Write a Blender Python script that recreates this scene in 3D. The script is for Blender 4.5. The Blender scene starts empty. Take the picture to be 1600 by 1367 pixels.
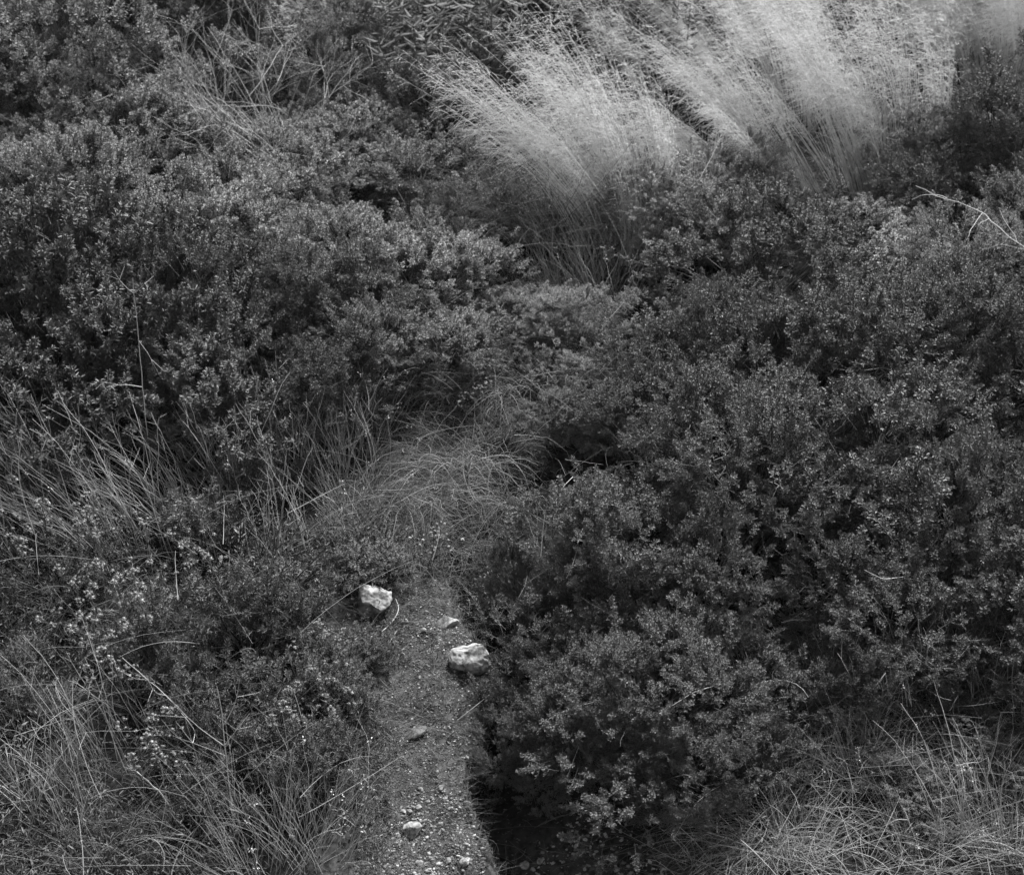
import bpy, bmesh, math
import numpy as np
from mathutils import Vector

# ------------------------------------------------------------------ camera
S = bpy.context.scene
COL = S.collection
CAM_Z, PITCH, HFOV = 4.56, math.radians(25.0), math.radians(35.0)
cd = bpy.data.cameras.new('camera')
cd.sensor_width = 36.0
cd.lens = 18.0 / math.tan(HFOV / 2)
cd.clip_start, cd.clip_end = 0.1, 400.0
cd.dof.use_dof = True
cd.dof.focus_distance = 7.8
cd.dof.aperture_fstop = 2.8
co = bpy.data.objects.new('camera', cd)
COL.objects.link(co)
co.location = (0, 0, CAM_Z)
co.rotation_euler = (math.pi / 2 - PITCH, 0, 0)
S.camera = co

# ------------------------------------------------------------------ sky, sun, exposure
SUN_EL, SUN_AZ = math.radians(60), math.radians(28)      # azimuth clockwise from +y: behind the slope, to the right
w = bpy.data.worlds.new('World')
S.world = w
w.use_nodes = True
nt = w.node_tree
bg = nt.nodes['Background']
sk = nt.nodes.new('ShaderNodeTexSky')
sk.sky_type = 'NISHITA'
sk.sun_disc = False
sk.sun_elevation = SUN_EL
sk.sun_rotation = SUN_AZ
sk.dust_density = 1.5
bw = nt.nodes.new('ShaderNodeRGBToBW')                    # black-and-white film: the sky's light is neutral
nt.links.new(sk.outputs[0], bw.inputs[0])
nt.links.new(bw.outputs[0], bg.inputs[0])
bg.inputs[1].default_value = 0.05
sl = bpy.data.lights.new('sun', 'SUN')
sl.energy = 3.0
sl.angle = math.radians(12)
so = bpy.data.objects.new('sun', sl)
COL.objects.link(so)
sdir = Vector((math.sin(SUN_AZ) * math.cos(SUN_EL), math.cos(SUN_AZ) * math.cos(SUN_EL), math.sin(SUN_EL)))
so.rotation_euler = sdir.to_track_quat('Z', 'Y').to_euler()
so.location = sdir * 40
S.view_settings.view_transform = 'Standard'
S.view_settings.look = 'None'
S.view_settings.exposure = 2.3
S.view_settings.gamma = 1.0
S.cycles.max_bounces = 6
S.cycles.diffuse_bounces = 3
S.cycles.glossy_bounces = 2
S.cycles.transmission_bounces = 3
S.cycles.use_denoising = True
S.cycles.denoiser = 'OPENIMAGEDENOISE'
S.cycles.denoising_input_passes = 'RGB_ALBEDO_NORMAL'
S.cycles.denoising_prefilter = 'ACCURATE'

# ------------------------------------------------------------------ materials (all neutral greys: the photograph is black and white)
def mat(name, lo, hi, rough=0.6, spec=0.3, trans=0.0, noise=None, island=True, tone=0.0):
    m = bpy.data.materials.new(name)
    m.use_nodes = True
    t = m.node_tree
    N, K = t.nodes, t.links
    p = N['Principled BSDF']
    p.inputs['Roughness'].default_value = rough
    p.inputs['Specular IOR Level'].default_value = spec
    ramp = N.new('ShaderNodeMapRange')
    ramp.inputs['To Min'].default_value = lo
    ramp.inputs['To Max'].default_value = hi
    if island:
        g = N.new('ShaderNodeNewGeometry')
        src = g.outputs['Random Per Island']
        if noise:
            nz = N.new('ShaderNodeTexNoise'); nz.inputs['Scale'].default_value = noise; nz.inputs['Detail'].default_value = 3
            tc = N.new('ShaderNodeTexCoord'); K.new(tc.outputs['Object'], nz.inputs['Vector'])
            mx = N.new('ShaderNodeMath'); mx.operation = 'MULTIPLY_ADD'
            K.new(src, mx.inputs[0]); mx.inputs[1].default_value = 0.5
            m2 = N.new('ShaderNodeMapRange'); m2.inputs['From Min'].default_value = 0.3; m2.inputs['From Max'].default_value = 0.7
            m2.inputs['To Max'].default_value = 0.5
            K.new(nz.outputs['Fac'], m2.inputs['Value']); K.new(m2.outputs[0], mx.inputs[2])
            src = mx.outputs[0]
    else:
        tc = N.new('ShaderNodeTexCoord')
        nz = N.new('ShaderNodeTexNoise'); nz.inputs['Scale'].default_value = noise or 8; nz.inputs['Detail'].default_value = 8
        nz.inputs['Roughness'].default_value = 0.65
        K.new(tc.outputs['Object'], nz.inputs['Vector'])
        m2 = N.new('ShaderNodeMapRange'); m2.inputs['From Min'].default_value = 0.38; m2.inputs['From Max'].default_value = 0.62
        K.new(nz.outputs['Fac'], m2.inputs['Value'])
        src = m2.outputs[0]
    K.new(src, ramp.inputs['Value'])
    if tone:
        oi = N.new('ShaderNodeObjectInfo'); tr_ = N.new('ShaderNodeMapRange')
        tr_.inputs['To Min'].default_value = -tone * hi; tr_.inputs['To Max'].default_value = tone * hi
        K.new(oi.outputs['Random'], tr_.inputs['Value'])
        ad = N.new('ShaderNodeMath'); ad.operation = 'ADD'; K.new(ramp.outputs[0], ad.inputs[0]); K.new(tr_.outputs[0], ad.inputs[1])
        mxx = N.new('ShaderNodeMath'); mxx.operation = 'MAXIMUM'; K.new(ad.outputs[0], mxx.inputs[0]); mxx.inputs[1].default_value = lo * .6
        ramp = mxx
    K.new(ramp.outputs[0], p.inputs['Base Color'])
    if trans:
        tr = N.new('ShaderNodeBsdfTranslucent'); K.new(ramp.outputs[0], tr.inputs['Color'])
        ms = N.new('ShaderNodeMixShader'); ms.inputs[0].default_value = trans
        K.new(p.outputs[0], ms.inputs[1]); K.new(tr.outputs[0], ms.inputs[2])
        K.new(ms.outputs[0], N['Material Output'].inputs['Surface'])
    return m

M = {
    'leafA': mat('leathery_leaf', 0.022, 0.155, 0.56, 0.28, 0.2, 3.0, tone=.16),
    'leafB': mat('small_pale_leaf', 0.055, 0.35, 0.56, 0.25, 0.28, 3.0, tone=.18),
    'leafC': mat('pointed_leaf', 0.025, 0.12, 0.52, 0.3, 0.16, 3.0, tone=.15),
    'leafF': mat('grey_fine_leaf', 0.025, 0.14, 0.5, 0.3, 0.18, 4.0, tone=.15),
    'leafO': mat('long_leaf', 0.05, 0.13, 0.65, 0.15, 0.2, 3.0),
    'twig': mat('bark_twig', 0.02, 0.12, 0.8, 0.1),
    'deadwood': mat('bleached_wood', 0.20, 0.42, 0.8, 0.1),
    'darkwood': mat('dark_wood', 0.015, 0.04, 0.8, 0.1),
    'stalk': mat('dry_stalk', 0.20, 0.46, 0.7, 0.2),
    'straw': mat('pale_straw', 0.40, 0.68, 0.6, 0.2, 0.2),
    'plume': mat('grass_plume', 0.6, 0.85, 0.7, 0.1, 0.5),
    'blade': mat('green_blade', 0.03, 0.17, 0.5, 0.3, 0.15),
    'dryblade': mat('dry_blade', 0.03, 0.36, 0.6, 0.2, 0.15),
    'fluff': mat('seed_fluff', 0.18, 0.42, 0.9, 0.0, 0.2),
    'white': mat('white_petal', 0.3, 0.55, 0.7, 0.1, 0.1),
    'soil': mat('dark_soil', 0.012, 0.062, 0.95, 0.05, 0.0, 30.0, False),
    'stone': mat('pale_limestone', 0.06, 0.29, 0.9, 0.1, 0.0, 26.0, False),
    'dust': mat('dusty_stone', 0.03, 0.10, 0.9, 0.1, 0.0, 30.0, False),
    'gravel': mat('gravel_chips', 0.03, 0.30, 0.9, 0.1),
    'litter': mat('leaf_litter', 0.02, 0.14, 0.9, 0.05),
}

# the beaten path is bare pale earth, leaf mould off it is darkened further, standing in for shade under the scrub
_t = M['soil'].node_tree; _p = _t.nodes['Principled BSDF']; _l = _p.inputs['Base Color'].links[0].from_socket
_a = _t.nodes.new('ShaderNodeAttribute'); _a.attribute_name = 'bare'
_m = _t.nodes.new('ShaderNodeMapRange'); _m.inputs['To Min'].default_value = .30; _m.inputs['To Max'].default_value = 1.0
_t.links.new(_a.outputs['Fac'], _m.inputs['Value'])
_x = _t.nodes.new('ShaderNodeMath'); _x.operation = 'MULTIPLY'
_t.links.new(_l, _x.inputs[0]); _t.links.new(_m.outputs[0], _x.inputs[1]); _t.links.new(_x.outputs[0], _p.inputs['Base Color'])

# ------------------------------------------------------------------ geometry helpers
class MB:
    """collects vertex/face arrays and links them as ONE mesh"""
    def __init__(s): s.V, s.F, s.n = [], [], 0
    def add(s, V, F):
        V = np.asarray(V, np.float32).reshape(-1, 3)
        s.V.append(V); s.F.append(np.asarray(F, np.int32) + s.n); s.n += len(V)
        return s
    def mesh(s, name, m, smooth=False):
        me = bpy.data.meshes.new(name)
        V = np.concatenate(s.V)
        loops = np.concatenate([f.ravel() for f in s.F])
        cnt = np.concatenate([np.full(len(f), f.shape[1], np.int32) for f in s.F])
        st = np.concatenate([[0], np.cumsum(cnt)[:-1]]).astype(np.int32)
        me.vertices.add(len(V)); me.vertices.foreach_set('co', V.ravel())
        me.loops.add(len(loops)); me.loops.foreach_set('vertex_index', loops)
        me.polygons.add(len(cnt)); me.polygons.foreach_set('loop_start', st)
        if smooth: me.polygons.foreach_set('use_smooth', np.ones(len(cnt), bool))
        me.materials.append(m)
        me.update(calc_edges=True)
        return me
    def build(s, name, m, parent=None, smooth=False, loc=None):
        o = bpy.data.objects.new(name, s.mesh(name, m, smooth))
        COL.objects.link(o)
        if parent: o.parent = parent
        if loc is not None: o.location = loc
        return o

def norm(v): return v / np.maximum(np.linalg.norm(v, axis=-1, keepdims=True), 1e-9)

def tubes(P, R, sides=3):
    """P (N,K,3) paths, R (N,K) radii -> tapered tubes"""
    P = np.asarray(P, float); N, K, _ = P.shape
    R = np.broadcast_to(np.asarray(R, float), (N, K))
    T = norm(np.gradient(P, axis=1))
    ref = np.where(np.abs(T[:, :1, 2:3]) > 0.9, np.array([[[1., 0, 0]]]), np.array([[[0, 0, 1.]]]))
    U = norm(np.cross(T, np.broadcast_to(ref, T.shape))); W = np.cross(T, U)
    a = np.arange(sides) * 2 * math.pi / sides
    V = P[:, :, None] + R[:, :, None, None] * (np.cos(a)[None, None, :, None] * U[:, :, None] + np.sin(a)[None, None, :, None] * W[:, :, None])
    idx = np.arange(N * K * sides).reshape(N, K, sides)
    nx = np.roll(idx, -1, 2)
    F = np.stack([idx[:, :-1], nx[:, :-1], nx[:, 1:], idx[:, 1:]], -1).reshape(-1, 4)
    return V.reshape(-1, 3), F

def basis(D, spin):
    """rotation matrices whose third column is D"""
    D = norm(D)
    ref = np.where(np.abs(D[:, 2:3]) > 0.95, np.array([[1., 0, 0]]), np.array([[0, 0, 1.]]))
    U = norm(np.cross(ref, D)); W = np.cross(D, U)
    c, s = np.cos(spin)[:, None], np.sin(spin)[:, None]
    return np.stack([U * c + W * s, W * c - U * s, D], -1)

def stamp(mb, T, F, pos, D, spin, sc):
    R = basis(D, spin) * np.asarray(sc).reshape(-1, 1, 1)
    V = np.einsum('nij,vj->nvi', R, T) + pos[:, None]
    FF = F[None] + (np.arange(len(pos)) * len(T))[:, None, None]
    mb.add(V.reshape(-1, 3), FF.reshape(-1, F.shape[1]))

LEAF = np.array([[0, 0, 0], [.30, 0, .38], [.42, .06, .70], [0, .10, 1.0], [-.42, .06, .70], [-.30, 0, .38]], float)  # obovate, unit length along z
LEAF[:, 1] += np.abs(LEAF[:, 0]) * 0.35
LANCE = np.array([[0, 0, 0], [.5, 0, .30], [.35, .05, .65], [0, .16, 1.0], [-.35, .05, .65], [-.5, 0, .30]], float)
LANCE[:, 1] += np.abs(LANCE[:, 0]) * 0.35
LF = np.array([[0, 1, 2, 3], [0, 3, 4, 5]])

def leaves(pos, D, L, W, spin, shape=LEAF):
    """one leaf per row: length L, width W"""
    n = len(pos)
    R = basis(D, spin)
    T = shape[None] * np.stack([W, L * 1.0, L], -1)[:, None, :]
    V = np.einsum('nij,nvj->nvi', R, T) + pos[:, None]
    F = (LF[None] + (np.arange(n) * 6)[:, None, None]).reshape(-1, 4)
    return V.reshape(-1, 3), F

def sines(rng, scale, n=10):
    k = rng.normal(size=(n, 3)) * scale; ph = rng.uniform(0, 6.28, n)
    return lambda p: np.sin(p @ k.T + ph).sum(-1) / math.sqrt(n)

def arcs(rng, B, D, L, bend, K, droop=0., wob=.0):
    """curved stems from B along D, bent by the vector field bend*t^2, sagging by droop*t^2"""
    t = np.linspace(0, 1, K)[None, :, None]
    L = L[:, None, None]
    P = B[:, None] + D[:, None] * L * t + bend[:, None] * L * t ** 2.2
    P[..., 2:3] -= L * droop[:, None, None] * t ** 2.4 if np.ndim(droop) else L * droop * t ** 2.4
    if wob:
        P += np.cumsum(rng.normal(size=P.shape) * wob * t, axis=1)
    return P

# ------------------------------------------------------------------ terrain
SLOPE, Y0 = 0.237, 5.4
_f, _hw = None, math.tan(HFOV / 2)
def ray(px, py):
    sx = (px - 800) / 800 * _hw; sy = -(py - 683.5) / 800 * _hw
    d = np.array([sx, 1.0, sy])
    c, s = math.cos(-PITCH), math.sin(-PITCH)
    return np.array([d[0], d[1] * c - d[2] * s, d[1] * s + d[2] * c])
def plane_hit(px, py):
    d = ray(px, py)
    t = (SLOPE * -Y0 - CAM_Z) / (d[2] - SLOPE * d[1])
    return np.array([0, 0, CAM_Z]) + d * t
_edge = np.array([plane_hit(*p)[:2] for p in [(800, 1500), (772, 1367), (762, 1330), (738, 1290), (728, 1230), (742, 1170), (762, 1110),
                                              (768, 1055), (742, 1005), (716, 965), (703, 925), (692, 880), (700, 830), (715, 770), (745, 700)]])
_left = np.array([plane_hit(*p)[:2] for p in [(540, 1500), (560, 1367), (585, 1250), (600, 1150), (600, 1050), (570, 980), (560, 920), (560, 860), (600, 800)]])
def edge_x(y): return np.interp(y, _edge[:, 1], _edge[:, 0]) + .016 * np.sin(y * 23 + 2 * np.sin(y * 9)) + .010 * np.sin(y * 61 + 3 * np.sin(y * 17))
def left_x(y): return np.interp(y, _left[:, 1], _left[:, 0])
_r0 = np.random.default_rng(5)
_n1, _n2, _n3 = sines(_r0, 1.1), sines(_r0, 6.0, 14), sines(_r0, 28.0, 18)
def sstep(a, b, x):
    t = np.clip((x - a) / (b - a), 0, 1); return t * t * (3 - 2 * t)
def terrain(x, y):
    x = np.asarray(x, float); y = np.asarray(y, float)
    q = np.stack([x, y, x * 0], -1)
    far = np.clip((np.abs(x) - 8) / 20, 0, 1)
    z = SLOPE * (y - Y0) - 0.10 * np.clip(y - 17, 0, 20) * 0.8
    on_path = .8 * sstep(-0.25, 0.1, x - left_x(y)) * (1 - sstep(-.02, .05, x - edge_x(y))) * (1 - sstep(8.2, 9.2, y))
    z = z + _n1(q) * 0.06 * (1 - on_path) * (1 + far * 4) + _n2(q) * (0.02 - 0.009 * on_path) + _n3(q) * (0.006 + .006 * on_path)
    dx = x - edge_x(y)
    gul = sstep(-0.01, 0.075, dx) * np.exp(-np.clip(dx, 0, 9) / 0.32) * (1 - sstep(7.6, 8.8, y))
    return z - 0.42 * gul
def tz(x, y): return float(terrain(np.array([x]), np.array([y]))[0])
def at(px, py, lift=0.0):
    """the point of the slope (raised by lift) that the photograph shows at this pixel"""
    d = ray(px, py); o = np.array([0, 0, CAM_Z])
    t0, t1 = 3.0, None
    ts = np.arange(3.0, 24, 0.02)
    pts = o + d * ts[:, None]
    below = pts[:, 2] < terrain(pts[:, 0], pts[:, 1]) + lift
    i = int(np.argmax(below)) if below.any() else len(ts) - 1
    return pts[i]
def base(px, py, lift=0.0):
    p = at(px, py, lift); return np.array([p[0], p[1], tz(p[0], p[1])])
def ppm(p): 
    dep = p[1] * math.cos(PITCH) + (CAM_Z - p[2]) * math.sin(PITCH)
    return 800 / _hw / dep

def axis(lo, a, b, hi, fine, mid):
    return np.unique(np.round(np.concatenate([np.linspace(lo, -6 if lo < -6 else lo, 14), np.arange(max(lo, -6), a, mid), np.arange(a, b, fine),
                                              np.arange(b, min(hi, 18), mid), np.linspace(min(hi, 18), hi, 14)]), 4))
gx = axis(-60, -1.6, 0.9, 60, 0.018, 0.09)
gx = np.unique(np.concatenate([gx[gx <= 7], np.linspace(7, 60, 14)]))
gy = np.unique(np.round(np.concatenate([np.linspace(-40, 3, 12), np.arange(3, 4.6, .09), np.arange(4.6, 8.2, .018), np.arange(8.2, 18, .09), np.linspace(18, 90, 16)]), 4))
X, Y = np.meshgrid(gx, gy)
Z = terrain(X.ravel(), Y.ravel())
idx = np.arange(X.size).reshape(X.shape)
b = MB(); b.add(np.stack([X.ravel(), Y.ravel(), Z], -1), np.stack([idx[:-1, :-1], idx[:-1, 1:], idx[1:, 1:], idx[1:, :-1]], -1).reshape(-1, 4))
g = b.build('ground', M['soil'], smooth=True)
xx, yy = X.ravel(), Y.ravel()
bare = sstep(-.35, .05, xx - left_x(yy)) * (1 - sstep(-.01, .05, xx - edge_x(yy))) * (1 - sstep(7.6, 8.6, yy))
bare = np.maximum(bare, .8 * sstep(-.02, .05, xx - edge_x(yy)) * (1 - sstep(.4, .9, xx - edge_x(yy))) * (1 - sstep(5.5, 5.9, yy)))   # bare run of gravel at the foot of the bank
at_ = g.data.attributes.new('bare', 'FLOAT', 'POINT'); at_.data.foreach_set('value', bare.astype(np.float32)); g['kind'] = 'structure'

# ------------------------------------------------------------------ tagging
def thing(name, label, cat, loc=(0, 0, 0), group=None, rz=0.0):
    o = bpy.data.objects.new(name, None); COL.objects.link(o)
    o.empty_display_size = 0.1
    o.location = loc; o.rotation_euler = (0, 0, rz)
    o['label'] = label; o['category'] = cat
    if group: o['group'] = group
    return o
def tag(o, label, cat, group=None):
    o['label'] = label; o['category'] = cat
    if group: o['group'] = group
    return o
def dup(root, label, loc, rz, sc=(1, 1, 1), group=None):
    r = root.copy(); COL.objects.link(r)
    r.location = loc; r.rotation_euler = (0, 0, rz); r.scale = sc; r['label'] = label
    if group: r['group'] = group
    for ch in root.children:
        c = ch.copy(); COL.objects.link(c); c.parent = r
    return r
class Kit:
    """first placing moves the prototype, later ones copy it"""
    def __init__(s, proto): s.p, s.used = proto, False
    def put(s, label, loc, rz, sc=(1, 1, 1), group=None):
        if not s.used:
            s.used = True; o = s.p
            o.location = loc; o.rotation_euler = (0, 0, rz); o.scale = sc; o['label'] = label
            if group: o['group'] = group
            return o
        return dup(s.p, label, loc, rz, sc, group)

# ------------------------------------------------------------------ bushes
def branchlet(rng, n_sprig, n_leaf, L, W, ln, rad, shape, up=0.0):
    """a leafy branch end along +z: returns leaf verts/faces and twig verts/faces"""
    P, D, LL, WW = [], [], [], []
    tw = []
    tw.append([[0, 0, -.5 * ln], [0, 0, .4 * ln], [0, 0, ln]])
    for i in range(n_sprig):
        t = (i + .5) / n_sprig
        az = i * 2.4 + rng.uniform(-.4, .4)
        out = np.array([math.cos(az), math.sin(az), 0])
        sp = rad * (1.05 - t * .75) * rng.uniform(.6, 1.2)
        o0 = np.array([0, 0, ln * (t * .85)])
        sd = norm(out * (1.1 - t * .9) + np.array([0, 0, .75 + up]))
        e = o0 + sd * sp
        tw.append([o0, o0 + (e - o0) * .55 + np.array([0, 0, -.06 * sp]), e])
        nl = max(4, int(n_leaf * rng.uniform(.75, 1.25)))
        for j in range(nl):
            u = (j + .5) / nl
            a2 = j * 2.4 + rng.uniform(-.5, .5)
            pr = basis(sd[None], np.array([a2]))[0]
            ld = pr[:, 0] * (1.15 - .75 * u) + sd * (.15 + .6 * u) + rng.normal(size=3) * .18
            P.append(o0 + (e - o0) * (.25 + .75 * u)); D.append(ld)
            l = L * rng.uniform(.7, 1.2) * (1 - .35 * u * u)
            LL.append(l); WW.append(l * W * rng.uniform(.8, 1.2))
    P, D = np.array(P), np.array(D)
    # leaf face looks along the stem: spin chosen so that the blade's flat side faces up the shoot
    spin = rng.uniform(-.6, .6, len(P))
    lv, lf = leaves(P, D, np.array(LL), np.array(WW), spin, shape)
    tv, tf = tubes(np.array(tw), np.array([[.0022, .0016, .0008]]))
    return lv, lf, tv, tf

def bush(name, rng, wid, hgt, n, kit, lm, leafmat, gap=-.30, lobes=11, shoots=.07, upw=.4):
    """mound of leafy branch ends on lumpy lobes; stems from the base"""
    root = thing(name, '', 'bush')
    a = wid / 2
    c = []
    for i in range(lobes):
        r = math.sqrt(rng.uniform(0, 1)) * .68; th = rng.uniform(0, 6.28)
        c.append([r * math.cos(th) * a, r * math.sin(th) * a, hgt * (.78 * (1 - r * r * 1.0)) * rng.uniform(.45, 1.05)])
    c = np.array(c); rr = np.array([rng.uniform(.24, .44) for _ in c]) * a * .95
    nz, ng = sines(rng, 7.0, 12), sines(rng, 11.0, 12)
    need = n; P, D = [], []
    while need > 0:
        k = 4000
        i = rng.integers(0, len(c), k)
        d = norm(rng.normal(size=(k, 3)) + np.array([0, 0, .25]))
        p = c[i] + d * (rr[i] * rng.uniform(.72, 1.06, k) )[:, None]
        p += d * (nz(p) * .08 * a)[:, None]
        dist = np.linalg.norm(p[:, None] - c[None], axis=-1) / rr[None]
        dist[np.arange(k), i] = 9
        ok = (dist.min(1) > .80) & (p[:, 2] > .02) & (ng(p) > gap + rng.normal(size=k) * .3)
        p, d = p[ok][:need], d[ok][:need]
        P.append(p); D.append(d); need -= len(p)
    P, D = np.concatenate(P), np.concatenate(D)
    sh = rng.uniform(size=len(P)) < shoots
    P[sh] += (D[sh] + np.array([0, 0, .8])) * rng.uniform(.03, .10, sh.sum())[:, None]
    DD = norm(D * .75 + np.array([0, 0, upw]) + rng.normal(size=D.shape) * .28)
    f, s = MB(), MB()
    which = rng.integers(0, len(kit), len(P))
    sc = rng.uniform(.7, 1.08, len(P)); spin = rng.uniform(0, 6.28, len(P))
    for k, (lv, lf, tv, tf) in enumerate(kit):
        q = which == k
        if not q.any(): continue
        stamp(f, lv, lf, P[q], DD[q], spin[q], sc[q])
        stamp(s, tv, tf, P[q], DD[q], spin[q], sc[q])
    # main stems
    m = rng.choice(len(P), min(len(P), 80), replace=False)
    e = P[m]; b0 = np.stack([rng.normal(size=len(m)) * .06 * a, rng.normal(size=len(m)) * .06 * a, np.full(len(m), -.05)], -1)
    mid = b0 + (e - b0) * .5 + np.array([0, 0, .10 * hgt]) + rng.normal(size=e.shape) * .05
    t = np.linspace(0, 1, 6)[None, :, None]
    path = (1 - t) ** 2 * b0[:, None] + 2 * t * (1 - t) * mid[:, None] + t * t * e[:, None]
    s.add(*tubes(path, np.linspace(.006, .0014, 6)[None], 4))
    m = rng.choice(len(P), 16, replace=False)                   # a few bare dead twigs stand out of the leaves
    s.add(*tubes(arcs(rng, P[m], norm(DD[m] + rng.normal(size=(16, 3)) * .5), rng.uniform(.08, .26, 16), rng.normal(size=(16, 3)) * .2, 7, 0., .004), np.linspace(.0018, .0007, 7)[None]))
    f.build('foliage', leafmat, root)
    s.build('stems', M['twig'], root)
    return root

rng = np.random.default_rng(11)
kitA = [branchlet(rng, 12, 9, .0160, .48, .125, .056, LEAF) for _ in range(8)]
kitB = [branchlet(rng, 13, 9, .0150, .50, .135, .058, LEAF) for _ in range(8)]
kitC = [branchlet(rng, 7, 11, .030, .30, .13, .060, LANCE, .5) for _ in range(8)]
kitF = [branchlet(rng, 6, 9, .026, .20, .15, .05, LANCE, .5) for _ in range(6)]
KITS = {}
def kit_of(L, ln, rad, nl, sh): return [branchlet(rng, 12, nl, L, .48, ln, rad, sh) for _ in range(8)]
KA = [kitA, kit_of(.0135, .11, .05, 9, LEAF), kit_of(.0195, .14, .062, 8, LEAF), kit_of(.018, .12, .058, 9, LANCE * np.array([.85, 1, 1]))]
for k in range(4): KITS['A%d' % k] = Kit(bush('leafy_bush', rng, 1.25, .85, (760, 960, 640, 740)[k], KA[k], 0, M['leafA']))
for k in range(3): KITS['B%d' % k] = Kit(bush('small_leaved_bush', rng, 1.35, .95, 800, kitB, 0, M['leafB']))
for k in range(2): KITS['C%d' % k] = Kit(bush('pointed_leaf_bush', rng, 1.2, .9, 520, kitC, 0, M['leafC'], upw=.9))
for k in range(2): KITS['F%d' % k] = Kit(bush('fine_leaved_shrub', rng, .7, .42, 200, kitF, 0, M['leafF'], gap=-.1, lobes=8, shoots=.2, upw=.9))
NOM = {'A': (1.25, .85), 'B': (1.35, .95), 'C': (1.2, .9), 'F': (.7, .42)}

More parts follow.
